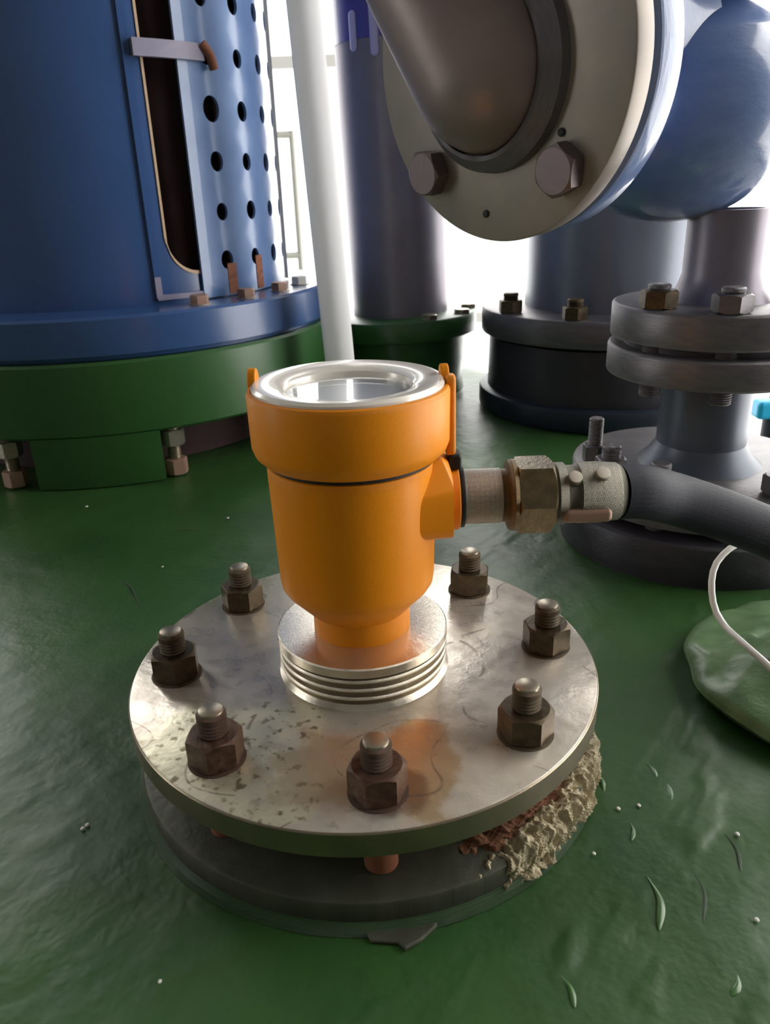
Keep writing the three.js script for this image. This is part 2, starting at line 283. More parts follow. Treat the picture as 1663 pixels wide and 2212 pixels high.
// ---------------------------------------------------------------- the nozzle flange below
{
  const t = thing('nozzle_flange', 'weathered grey tank nozzle flange with flaking cream paint under the bright round flange', 'flange', [0, TANK.y, 0]);
  part(t, 'flange_ring', planarUV(disc(0.109, 0, 0.012, 0.04, 0.002)), M.nozzle);
  part(t, 'weld_collar', lathe([[0.108, -0.001], [0.1128, -0.001], [0.1115, 0.0012], [0.1085, 0.003]], 96), M.green, 'green painted collar');
  part(t, 'gasket', lathe([[0.04, 0.012], [0.079, 0.012], [0.0805, 0.014], [0.0805, 0.033], [0.079, 0.0352], [0.04, 0.0352]], 96), M.gasket, 'dark brown gasket stack');
  // crumbling paint and rust on the side that faces the windows: one rough crust wrapped over the rim
  const crust = (a0, a1, line, amp, f, sd) => { const cv = new THREE.CatmullRomCurve3(line.map(([r, y]) => V(r, y, 0))), m = 34, prof = cv.getSpacedPoints(m - 1).map((p) => [p.x, p.y]), pos = [], idx = [], n = Math.round((a1 - a0) * 4);
    for (let i = 0; i <= n; i++) { const a = a0 + (a1 - a0) * i / n, e = sm(0, 0.16, i / n) * sm(1, 0.84, i / n);
      prof.forEach(([r, y], k) => { const w = sm(0, 0.15, k / m) * sm(1, 0.85, k / m), x = r * Math.cos(R(a)), z = r * Math.sin(R(a)), q = fbm(x * f, z * f + y * f, sd + y * f, 4), q2 = fbm(x * f * 3 + 9, z * f * 3 + y * f * 2, sd, 3), j = amp * e * w * (0.35 + 1.6 * Math.max(-0.3, q) + 0.5 * q2) - 0.004 * sm(0.75, 0.2, e + 1.3 * q); const rr = r + j * (1 - k / m * 0.8), yy = y + j * (0.15 + 0.8 * k / m); pos.push(rr * Math.cos(R(a)), yy, rr * Math.sin(R(a))); });
      if (i) for (let k = 0; k + 1 < m; k++) { const p = (i - 1) * m + k, q = i * m + k; idx.push(p, p + 1, q + 1, p, q + 1, q); } }
    return finish(pos, idx, 50); };
  part(t, 'flaked_paint', crust(-12, 66, [[0.106, 0.0], [0.1095, 0.001], [0.1098, 0.003], [0.1098, 0.006], [0.1096, 0.009], [0.1085, 0.0118], [0.1055, 0.0128], [0.1025, 0.0128], [0.0995, 0.0122], [0.097, 0.0112]], 0.0062, 140, 3), M.flake, 'flaking cream paint');
  part(t, 'rust_scale', crust(6, 66, [[0.102, 0.011], [0.0985, 0.0135], [0.094, 0.0135], [0.090, 0.0138], [0.086, 0.0145], [0.082, 0.017], [0.0805, 0.022], [0.079, 0.024]], 0.0045, 150, 7), M.rustFlake, 'brown rust scale');
}
{ // grey patch of bare primer that runs out from the flange over the green paint
  const px = [[690, 1950], [776, 1972], [805, 2018], [862, 2022], [876, 2034], [905, 2018], [938, 1988], [946, 1940], [935, 1900], [760, 1900]];
  const sh = new THREE.Shape(px.map(([u, v]) => { const p = onY(u, v, TANK.y + 0.003); return new THREE.Vector2(p.x, -p.z); }));
  const g = new THREE.ExtrudeGeometry(sh, { depth: 0.0006, bevelEnabled: true, bevelSize: 0.0008, bevelThickness: 0.0006, bevelSegments: 2 }); g.rotateX(-Math.PI / 2); g.translate(0, TANK.y - 0.0005, 0);
  solo('filler_patch', 'grey hardened filler patch running out from under the flange onto green paint', 'filler patch', planarUV(g), M.nozzle);
}

// ---------------------------------------------------------------- the orange radar level gauge
{
  const t = thing('radar_level_gauge', 'orange round radar level gauge with glass top screwed on a bright steel flange', 'level gauge');
  const fl = part(t, 'mounting_flange', planarUV(lathe([[0, -0.0115], [0.1092, -0.0115], [0.1096, -0.0008], [0.1093, -0.0002], [0.1088, 0], [0, 0]], 160)), flangeSteel, 'round stained steel flange plate');
  part(fl, 'flange_rim', wrapUV(lathe([[0.1085, -0.012], [0.1092, -0.012], [0.11, -0.0112], [0.11, -0.0009], [0.1096, -0.0004], [0.1085, -0.0004]], 160), 0.11), M.rim, 'brownish flange rim toned darker for its dim reflections');
  // threaded boss
  const p = [[0.0, 0.0], [0.0405, 0], [0.0385, 0.0022]]; for (let i = 0; i < 3; i++) { const y = 0.0030 + i * 0.0043; p.push([0.0345, y], [0.0345, y + 0.0014], [0.0394, y + 0.0018], [0.0398, y + 0.0023], [0.0398, y + 0.0029], [0.0392, y + 0.0035], [0.0345, y + 0.0038]); }
  p.push([0.0345, 0.0164], [0.0400, 0.0166], [0.0400, 0.0205], [0.0393, 0.021], [0, 0.021]);
  part(t, 'threaded_boss', lathe(p, 128), M.steel, 'threaded bright steel boss');
  part(t, 'neck', lathe([[0, 0.0205], [0.0226, 0.0205], [0.0226, 0.033], [0, 0.034]], 96), M.orange);
  const body = part(t, 'housing', lathe([[0, 0.031], [0.0215, 0.0312], [0.0235, 0.0322], [0.0335, 0.0435], [0.0347, 0.0455], [0.0352, 0.049], [0.0366, 0.1005], [0.0364, 0.1035], [0.034, 0.1045], [0.034, 0.107], [0, 0.107]], 128), M.orange);
  body.position.x = -0.001;
  // cap with a groove under it, slightly oval skirt and two lugs
  const cap = part(t, 'cap', lathe([[0.030, 0.1062], [0.0385, 0.1062], [0.0412, 0.1088], [0.0423, 0.112], [0.0426, 0.1335], [0.0420, 0.1352], [0.0408, 0.1356], [0.0404, 0.1346], [0.0404, 0.118], [0.030, 0.118], [0.030, 0.1062]], 128), M.orange);
  cap.position.x = -0.0008;
  const gr = lathe([[0.030, 0.1040], [0.0362, 0.1040], [0.0362, 0.1064], [0.030, 0.1064]], 96); part(t, 'seal_ring', gr, M.black, 'black seal ring').position.x = -0.0008;
  const glare = part(t, 'cap_glare', lathe([[0.0262, 0.118], [0.0404, 0.118], [0.0404, 0.1366], [0.0392, 0.1378], [0.0372, 0.1379], [0.0300, 0.1366], [0.0272, 0.1352], [0.0262, 0.1320], [0.0262, 0.118]], 128), M.cap_glare, 'bevelled cap top ring coloured cream for its sky reflection');
  glare.position.x = -0.0008;
  part(glare, 'display', lathe([[0, 0.1300], [0.0262, 0.1300], [0.0262, 0.1312], [0, 0.1312]], 64), M.dial, 'pale display plate');
  part(glare, 'glass', lathe([[0, 0.1325], [0.0261, 0.1325], [0.0261, 0.1337], [0, 0.1337]], 64), M.glass, 'clear sight glass');
  for (const [ax, h, ro] of [[R(262), 0.1420, 0.2], [R(97), 0.1412, -0.2]]) {
    const s = new THREE.Shape(); s.moveTo(-0.0034, 0); s.lineTo(0.0034, 0); s.lineTo(0.0030, 0.016); s.quadraticCurveTo(0.0022, 0.0212, 0.0, 0.0212); s.quadraticCurveTo(-0.0026, 0.0208, -0.0030, 0.016); s.lineTo(-0.0034, 0);
    const g = new THREE.ExtrudeGeometry(s, { depth: 0.0024, bevelEnabled: true, bevelSize: 0.0006, bevelThickness: 0.0006, bevelSegments: 2 });
    g.translate(0, h - 0.0212, -0.0012); g.scale(1, 1, 1); g.translate(0, 0, 0.0407); g.rotateY(ax); part(t, 'cap_lug', g, M.orange).position.x = -0.0008;
  }
  { // slim ear down the side of the cap and on to the conduit entry
    const g = rbox(0.0042, 0.0345, 0.007, 0.0016); g.translate(0.0418, 0.1215, 0.002); part(t, 'cap_ear', g, M.orange);
  }
  // conduit entry: round mouth faired up to the cap
  const pts = []; for (let i = 0; i < 32; i++) { const a = i / 32 * Math.PI * 2, c = Math.cos(a), k = Math.sin(a), e = 0.55; pts.push(V(0.0418, 0.0828 + 0.0147 * Math.sign(c) * Math.abs(c) ** e, 0.0185 * Math.sign(k) * Math.abs(k) ** e), V(0.010, 0.0828 + 0.0135 * Math.sign(c) * Math.abs(c) ** e, 0.0275 * Math.sign(k) * Math.abs(k) ** e)); }
  for (const z of [-0.010, 0.0, 0.010]) pts.push(V(0.0375, 0.1042, z), V(0.024, 0.1042, z), V(0.0405, 0.1015, z * 0.8));
  part(t, 'conduit_entry', creased(new ConvexGeometry(pts), R(35)), M.orange);
  const lip = lathe([[0.008, 0], [0.0142, 0], [0.0142, 0.0032], [0.0136, 0.0038], [0.008, 0.0038]], 64); along(lip, V(0.0417, 0.0828, 0), V(1, 0.0828, 0)); part(t, 'entry_lip', lip, M.orange);
  const plug = rbox(0.006, 0.007, 0.010, 0.0015); plug.translate(0.0435, 0.1005, -0.001); part(t, 'lock_plug', plug, M.black, 'black lock plug');
}

// ---------------------------------------------------------------- cable gland and hose
{
  const t = thing('cable_gland', 'metal cable gland with hex nut screwed into the orange gauge housing', 'cable gland', [0, 0, 0]);
  const axis = (g, x, dy = 0) => along(g, V(x, 0.0832 + dy, 0), V(x + 1, 0.0832 + dy, 0));
  part(t, 'gasket', axis(disc(0.0136, 0, 0.0022, 0, 0.0004, 48), 0.0454), M.black, 'black sealing washer');
  part(t, 'adapter', axis(lathe([[0, 0], [0.0120, 0], [0.0122, 0.001], [0.0122, 0.0162], [0.0110, 0.0172], [0, 0.0172]], 64), 0.0475), M.steelDull, 'smooth steel adapter sleeve');
  part(t, 'lock_ring', axis(lathe([[0, 0], [0.0118, 0], [0.0118, 0.003], [0.0152, 0.0036], [0.016, 0.005], [0.016, 0.0066], [0, 0.0066]], 48), 0.0636), M.brass, 'brass lock ring');
  part(t, 'hex_nut', axis(hexNut(0.0300, 0.0172, 0), 0.0696), M.brass, 'brownish brass hex nut');
  part(t, 'clamp_body', axis(lathe([[0, 0], [0.0122, 0], [0.0138, 0.0015], [0.0138, 0.005], [0.0124, 0.0062], [0.0124, 0.0100], [0.0136, 0.0112], [0.0136, 0.0200], [0.0128, 0.0285], [0.0112, 0.031], [0, 0.031]], 64), 0.0866), M.gland, 'pale grey clamp body');
  const bar = rbox(0.021, 0.0062, 0.0062, 0.0022); bar.translate(0.1, 0.0775, 0.0118); part(t, 'clamp_bar', bar, M.copperish, 'pinkish clamp bar');
  for (const [x, y, z] of [[0.0945, 0.0935, 0.009], [0.1065, 0.0945, 0.008]]) { const s = disc(0.0031, 0, 0.0042, 0, 0.0006, 24); s.rotateX(R(40)); s.translate(x, y - 0.002, z - 0.0015); part(t, 'clamp_screw', s, M.steelDull); }
  const hose = solo('flexible_hose', 'thick dark navy cable hose curving away from the cable gland', 'hose', sweep([V(0.116, 0.0828, 0), V(0.126, 0.0818, -0.002), onZ(1450, 1076, -0.012), onZ(1560, 1112, -0.016), onZ(1663, 1152, -0.018), V(0.235, 0.032, -0.022), V(0.275, 0.018, -0.03), V(0.328, -0.004, -0.045), V(0.372, -0.08, -0.06), V(0.378, -0.25, -0.07), V(0.38, -0.6, -0.07)], 0.0122, 120, 28), M.rubber);
}

// ---------------------------------------------------------------- eight stud bolts of the flange joint
{
  const spots = [-94, -49, -4, 41, 86, 131, 176, 221];
  const rusty = { 86: 1, 131: 1 };
  for (const a of spots) {
    const x = 0.0895 * Math.cos(R(a)), z = 0.0895 * Math.sin(R(a)), r = rusty[a];
    const labels = { '-94': 'stud bolt and nut hidden behind the orange gauge neck on the steel flange', '-49': 'brownish stud bolt and nut under the cable gland on the steel flange', '-4': 'brownish stud bolt and nut on the steel flange rim facing the white cable', 41: 'brownish stud bolt and nut above the flaking cream paint', 86: 'rusty reddish stud bolt and nut beside the brown stain on the steel flange', 131: 'dark dirty stud bolt and nut sitting in the pale crust on the steel flange', 176: 'dark stud bolt and nut between the pale crust and the one facing the green ring', 221: 'dark stud bolt and nut on the steel flange rim facing the green mounting ring' };
    const t = thing('stud_bolt', labels[a], 'bolt', [x, 0, z], 'stud bolts of the gauge flange');
    const s = part(t, 'stud', threaded(0.0060, -0.045, 0.0232), r ? M.nutRust : M.nut);
    part(t, 'stud_tip', lathe([[0, 0.0228], [0.0050, 0.0228], [0.0048, 0.0240], [0.0042, 0.0243], [0, 0.0243]], 28), M.stud, 'stud end coloured brighter for facing up');  // tip brightened in its colour for the light on an upward face
    const sh = part(t, 'shank', lathe([[0.0061, -0.0352], [0.0068, -0.0352], [0.0068, -0.0125], [0.0061, -0.0125]], 32), M.studRust, 'rust red shank');
    const n = part(t, 'nut', hexNut(0.0200, 0.0128, 0.0058), r ? M.nutRust : M.nut, r ? 'rusty hex nut' : undefined); n.rotation.y = R(a * 1.7 + 12);
    const w = part(t, 'washer', disc(0.0118, 0, 0.0006, 0.006, 0.0002, 40), r ? M.nutRust : M.nut);
    n.position.y = 0.0004;
  }
}

// ---------------------------------------------------------------- agitator stand: green mounting ring and blue lantern
const AG = { x: -0.301, z: -0.639 };
{
  const t = thing('mounting_ring', 'thick green mounting ring on blocks carrying the blue lantern stand', 'mounting ring', [AG.x, TANK.y, AG.z]);
  part(t, 'ring', wrapUV(lathe([[0.15, 0.049], [0.2535, 0.049], [0.256, 0.0515], [0.256, 0.117], [0.2535, 0.1195], [0.15, 0.1195], [0.15, 0.049]], 160), 0.256), M.greenRing);
  for (const a of [9.5, 99.5, 189.5, 279.5]) part(t, 'support_block', wrapUV(arcPanel(0.19, 0.2558, a - 13.5, a + 13.5, 0, 0.05), 0.256), M.greenRing);
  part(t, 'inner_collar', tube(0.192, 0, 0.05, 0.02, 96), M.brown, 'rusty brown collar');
}
for (const [a, l] of [[26, 'grey hex nut tucked under the green ring beside its block'], [-11, 'pinkish hex nut under the green ring below the blue wall']]) {
  const t = thing('ring_bolt', l, 'bolt', [AG.x + 0.243 * Math.sin(R(a)), TANK.y, AG.z + 0.243 * Math.cos(R(a))]);
  const n = part(t, 'nut', hexNut(0.021, 0.016, 0.006), M.steelDull); n.position.y = 0.0305;
  part(t, 'stud', threaded(0.0065, 0, 0.049), M.stud);
  const f = part(t, 'foot_nut', hexNut(0.02, 0.016, 0.006), M.copperish, 'pinkish nut'); f.position.y = 0.0005;
}
{
  const t = thing('lantern_stand', 'blue cylindrical agitator stand with a tall slot and a perforated guard plate', 'machine stand', [AG.x, 0.0725, AG.z]);
  const Y = (y) => y - 0.0725, r0 = 0.190, r1 = 0.2005, top = Y(1.15), lo = Y(0.112), sillY = Y(0.140), aL = 34.2, aR = 84;
  part(t, 'base_flange', wrapUV(lathe([[0.15, 0], [0.248, 0], [0.2485, 0.004], [0.2545, 0.005], [0.2545, 0.037], [0.252, 0.0395], [0.15, 0.0395], [0.15, 0]], 160), 0.25), M.blue);
  const fil = 0.032;                                                               // rounded foot of the slot
  const foot = (a) => { const d = Math.max(0, Math.min(fil, R(a - aL) * r1)); return sillY + fil - Math.sqrt(fil * fil - (fil - d) * (fil - d)); };
  part(t, 'shell', wrapUV(merge(arcPanel(r0, r1, aR, 360 + aL, lo - 0.002, top), arcPanel(r0, r1, aL, aR, lo - 0.002, foot, 0.8)), r1), M.blue);
  part(t, 'slot_edge', merge(arcPanel(r0 - 0.002, r1 + 0.0012, aL - 0.5, aL + 0.15, foot, top, 0.3), arcPanel(r0, r1 + 0.0012, aL - 0.4, 43.5, (a) => foot(Math.max(aL, a)) - 0.0026, (a) => foot(Math.max(aL, a)) + 0.0006, 0.5)), M.primer, 'beige primed slot edge');
  part(t, 'side_strap', arcPanel(r1 - 0.001, r1 + 0.003, 29.3, 31.2, lo + 0.02, top), M.blue, 'narrow blue strap');
  part(t, 'strap_foot', merge(arcPanel(r1 - 0.001, r1 + 0.0035, 29.6, 43, lo + 0.004, lo + 0.009), arcPanel(r1 - 0.001, r1 + 0.0035, 29.3, 31, lo + 0.006, lo + 0.026)), M.lilacSteel, 'pale worn strip');
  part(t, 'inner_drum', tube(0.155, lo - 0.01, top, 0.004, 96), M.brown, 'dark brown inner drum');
  part(t, 'clamp_bar', merge(arcPanel(r1 + 0.004, r1 + 0.010, 31.6, 50.5, Y(0.324), Y(0.338), 2), arcPanel(r1 - 0.002, r1 + 0.010, 31.4, 32.6, Y(0.324), Y(0.338), 1)), M.lilacSteel, 'lilac grey clamp bar');
  const kn = sweep([V(0, 0.008, 0), V(0.006, 0.0, 0.002), V(0.011, -0.012, 0.001)], 0.0045, 16, 10); kn.rotateY(R(50)); kn.translate((r1 + 0.010) * Math.sin(R(50)), Y(0.330), (r1 + 0.010) * Math.cos(R(50))); part(t, 'clamp_hook', kn, M.studRust, 'brown rusty hook');
  // perforated guard: cell by cell, each with its hole
  const gr0 = r1 + 0.0012, gr1 = r1 + 0.0042, cols = [52.4, 65.0, 77.6, 90.2], pitch = 0.0458, yHole = 0.148, colW = 12.6;
  const pos = [], idx = [];
  const bend = (a, y, r) => pos.push(r * Math.sin(R(a)), y, r * Math.cos(R(a)));
  const N = 24, cellY = [];
  for (let k = 0; k < 13; k++) cellY.push(yHole + pitch * k);
  cols.forEach((ca, ci) => cellY.forEach((cy, ri) => {
    const halfA = colW / 2, halfY = pitch / 2, b = pos.length / 3, hr = ci === 0 && ri === 3 ? 0.0098 : 0.0078 - 0.0008 * ((ci + ri) % 2);
    const tall = 1.18;
    for (let i = 0; i < N; i++) {
      const q = i / N * Math.PI * 2, cx = Math.cos(q), cyv = Math.sin(q), m = Math.max(Math.abs(cx), Math.abs(cyv));
      const ha = hr * cx / r1 * 180 / Math.PI, hy = hr * tall * cyv, ea = halfA * cx / m, ey = halfY * cyv / m;
      bend(ca + ha, Y(cy + hy), gr1); bend(ca + ea, Y(cy + ey), gr1); bend(ca + ha, Y(cy + hy), gr0); bend(ca + ea, Y(cy + ey), gr0);
    }
    for (let i = 0; i < N; i++) { const p = b + i * 4, n = b + ((i + 1) % N) * 4; idx.push(p, p + 1, n + 1, p, n + 1, n, p + 2, n + 3, p + 3, p + 2, n + 2, n + 3, p, n, n + 2, p, n + 2, p + 2); }
  }));
  const aEnd = cols[3] + colW / 2, yTop = Y(yHole + pitch * 12.5), a1 = cols[0] - colW / 2;
  const guard = merge(finish(pos, idx), arcPanel(gr0, gr1, 43.2, a1, Y(0.1135), yTop, 1), arcPanel(gr0, gr1, a1, aEnd, Y(0.1135), Y(yHole - pitch / 2), 1));
  part(t, 'guard_plate', wrapUV(guard, gr1), M.guard, 'perforated blue guard plate');
  part(t, 'guard_rim', arcPanel(gr0, gr1 + 0.0035, aEnd - 0.6, aEnd + 0.3, Y(0.1135), yTop, 0.5), M.offWhite, 'pale guard edge strip');
  for (const [a, h] of [[53.8, 0.030], [66.5, 0.034]]) part(t, 'rust_run', arcPanel(gr1 - 0.0005, gr1 + 0.0006, a - 1.7, a + 1.7, Y(0.1145), Y(0.1145 + h), 0.6), M.studRust, 'brown rust run');
}
for (const a of [38, 52, 66, 80]) {
  const t = thing('stand_bolt', { 38: 'small pinkish bolt on the blue base flange below the dark slot', 52: 'small pinkish bolt on the blue base flange at the first rust run', 66: 'small pinkish bolt on the blue base flange at the second rust run', 80: 'small white bolt on the blue base flange beside the white post' }[a], 'bolt', [AG.x + 0.229 * Math.sin(R(a)), 0.112, AG.z + 0.229 * Math.cos(R(a))], 'bolts of the blue base flange');
  part(t, 'head', hexNut(0.016, 0.009, 0), a > 70 ? M.offWhite : M.copperish); part(t, 'washer', disc(0.0105, -0.0002, 0.0008, 0, 0.0002, 32), M.steelDull);
}

// ---------------------------------------------------------------- white post and the purple grey pipe
{
  const p = onZ(740, 735, -0.5), t = thing('white_post', 'white post made translucent to look blown out standing between the blue stand and the purple grey pipe', 'post', [p.x, TANK.y, p.z]);
  t.rotation.z = R(2.6);
  part(t, 'pole', tube(0.0155, 0.004, 1.6, 0.003, 48), M.backlitWhite); part(t, 'foot_plate', disc(0.03, -0.002, 0.005, 0, 0.001, 48), M.white);
}
{
  const t = thing('standpipe', 'purple grey vertical pipe on a green flange behind the orange gauge', 'pipe', [0.046, TANK.y + 0.003, -0.73]); t.rotation.z = R(1.6);
  const Y = (y) => y - TANK.y;
  part(t, 'pipe', wrapUV(tube(0.0615, Y(0.052), Y(1.3), 0.004, 96), 0.0575), M.pipeGrey);
  part(t, 'green_flange', disc(0.099, Y(0.030), Y(0.056), 0, 0.003), M.greenRing, 'green painted flange');
  part(t, 'green_neck', lathe([[0, 0], [0.08, 0], [0.078, 0.02], [0.082, Y(-0.005)], [0.085, Y(0.030)], [0, Y(0.030)]], 96), M.greenRing, 'green painted neck');
  part(t, 'painted_band', wrapUV(tube(0.0623, Y(0.362), Y(1.3), 0.001, 96), 0.058), M.purple, 'violet painted upper band');
  for (const [a, h, l] of [[-38, 0.345, 0.03], [-14, 0.338, 0.045], [4, 0.335, 0.05], [22, 0.35, 0.03]]) { const g = new THREE.CapsuleGeometry(0.005, l, 4, 10); g.scale(1, 1, 0.35); g.translate(0, Y(h) + l / 2 + 0.01, 0.0622); g.rotateY(R(a)); part(t, 'paint_drip', g, a < 10 ? M.lilac : M.purple, 'paint drip'); }
}
for (const a of [58, 90, 20]) {
  const t = thing('standpipe_bolt', { 58: 'pale bolt on the green pipe flange between its two neighbours', 90: 'pale bolt on the green pipe flange nearest the wide blue grey pipe', 20: 'pale bolt on the green pipe flange right behind the orange gauge' }[a], 'bolt', [0.046 + 0.086 * Math.sin(R(a)), 0.056, -0.73 + 0.086 * Math.cos(R(a))], 'bolts of the green pipe flange');
  part(t, 'head', hexNut(0.018, 0.01, 0), M.stud); 
}

// ---------------------------------------------------------------- wide blue grey nozzle in the middle distance
{
  const t = thing('wide_nozzle', 'wide blue grey pipe on a dark grey flanged nozzle behind the hose', 'pipe', [0.29, TANK.y, -0.64]);
  const Y = (y) => y - TANK.y;
  part(t, 'pipe', wrapUV(tube(0.098, Y(0.074), Y(0.75), 0.004, 96), 0.098), M.pipeBlueGrey, 'blue grey pipe');
  part(t, 'upper_flange', disc(0.150, Y(0.044), Y(0.074), 0.05, 0.003), M.flangeGrey);
  part(t, 'neck', wrapUV(lathe([[0.05, 0.012], [0.142, 0.012], [0.140, Y(0.04)], [0.13, Y(0.045)], [0.05, Y(0.045)]], 96), 0.14), M.darkGrey, 'dark neck');
  part(t, 'base_flange', disc(0.152, 0, 0.026, 0.05, 0.004), M.navySteel, 'dark blue grey base flange');
}
for (const a of [-68, -30, -5]) {
  const x = 0.29 + 0.135 * Math.sin(R(a)), z = -0.64 + 0.135 * Math.cos(R(a));
  const t = thing('nozzle_bolt', { '-68': 'dark bolt on the wide pipe flange beside the green pipe flange', '-30': 'dark bolt on the wide pipe flange facing the cable gland', '-5': 'dark bolt on the wide pipe flange half behind the slate grey pipe' }[a], 'bolt', [x, 0.0738, z], 'bolts of the wide nozzle flange');
  part(t, 'nut', hexNut(0.024, 0.014, 0.008), M.nut); part(t, 'stud', threaded(0.0085, 0, 0.022), M.nut);
}

// ---------------------------------------------------------------- grey pipe on the right with two flange pairs
const RP = { x: 0.253, z: -0.24 };
{
  const t = thing('flanged_pipe', 'slate grey vertical pipe with two bolted flange joints under the blue valve', 'pipe', [RP.x, TANK.y, RP.z]);
  const Y = (y) => y - TANK.y;
  part(t, 'bottom_flange', disc(0.1, -0.002, 0.030, 0.02, 0.002), M.darkGrey);
  part(t, 'bottom_gasket', disc(0.07, 0.029, 0.036, 0.02, 0.0005), M.black, 'black gasket');
  part(t, 'lower_flange', disc(0.093, 0.0355, 0.058, 0.02, 0.002), M.flangeGrey);
  part(t, 'lower_pipe', wrapUV(lathe([[0.026, 0.056], [0.047, 0.056], [0.037, 0.066], [0.032, 0.074], [0.032, Y(0.085)], [0.026, Y(0.085)], [0.026, 0.056]], 96), 0.03), M.pipeSlate, 'blue grey pipe');
  part(t, 'middle_flange', disc(0.073, Y(0.080), Y(0.101), 0.02, 0.002), M.flangeGrey);
  part(t, 'upper_gasket', disc(0.062, Y(0.100), Y(0.107), 0.02, 0.0005), M.darkGrey);
  part(t, 'upper_flange', disc(0.072, Y(0.106), Y(0.130), 0.02, 0.002), M.flangeGrey);
  part(t, 'upper_pipe', wrapUV(lathe([[0.022, Y(0.128)], [0.036, Y(0.128)], [0.029, Y(0.139)], [0.0262, Y(0.148)], [0.0262, Y(0.190)], [0.022, Y(0.190)], [0.022, Y(0.128)]], 96), 0.026), M.pipeGrey, 'grey pipe');
}
for (const [a, y, r, h, s, mat] of [[-72, 0.011, 0.078, 0.022, 0.02, 'g'], [-95, 0.011, 0.078, 0.034, 0.016, 'g'], [-40, 0.011, 0.078, 0.02, 0.02, 'g'], [20, 0.011, 0.078, 0.02, 0.02, 'g']]) {
  const t = thing('lower_joint_bolt', { '-72': 'short grey stud bolt on the low pipe flange over the clamp body', '-95': 'tall thin grey stud on the low flange of the slate grey pipe', '-40': 'short grey stud bolt on the low pipe flange behind the dark hose', 20: 'grey stud bolt on the low pipe flange under the hose bend' }[a], 'bolt', [RP.x + r * Math.sin(R(a)), y, RP.z + r * Math.cos(R(a))], 'bolts of the low pipe joint');
  part(t, 'nut', hexNut(s, 0.013, s * 0.33), M.flangeGrey); part(t, 'stud', threaded(s * 0.34, -0.03, h), M.flangeGrey);
}
for (const a of [-62, -15, 30, 75]) {
  const t = thing('upper_joint_bolt', { '-62': 'dark hex bolt on the upper joint of the slate grey pipe', '-15': 'pale hex bolt on the upper pipe joint next to the dark bolt', 30: 'pale hex bolt on the upper pipe joint facing the orange gauge side', 75: 'pale hex bolt on the upper pipe joint beside the bright window' }[a], 'bolt', [RP.x + 0.059 * Math.sin(R(a)), 0.130, RP.z + 0.059 * Math.cos(R(a))], 'bolts of the upper pipe joint');
  part(t, 'nut', hexNut(0.022, 0.012, 0.007), a === -62 ? M.nut : M.flangeGrey); part(t, 'stud', threaded(0.0075, -0.06, 0.016), M.flangeGrey);
}

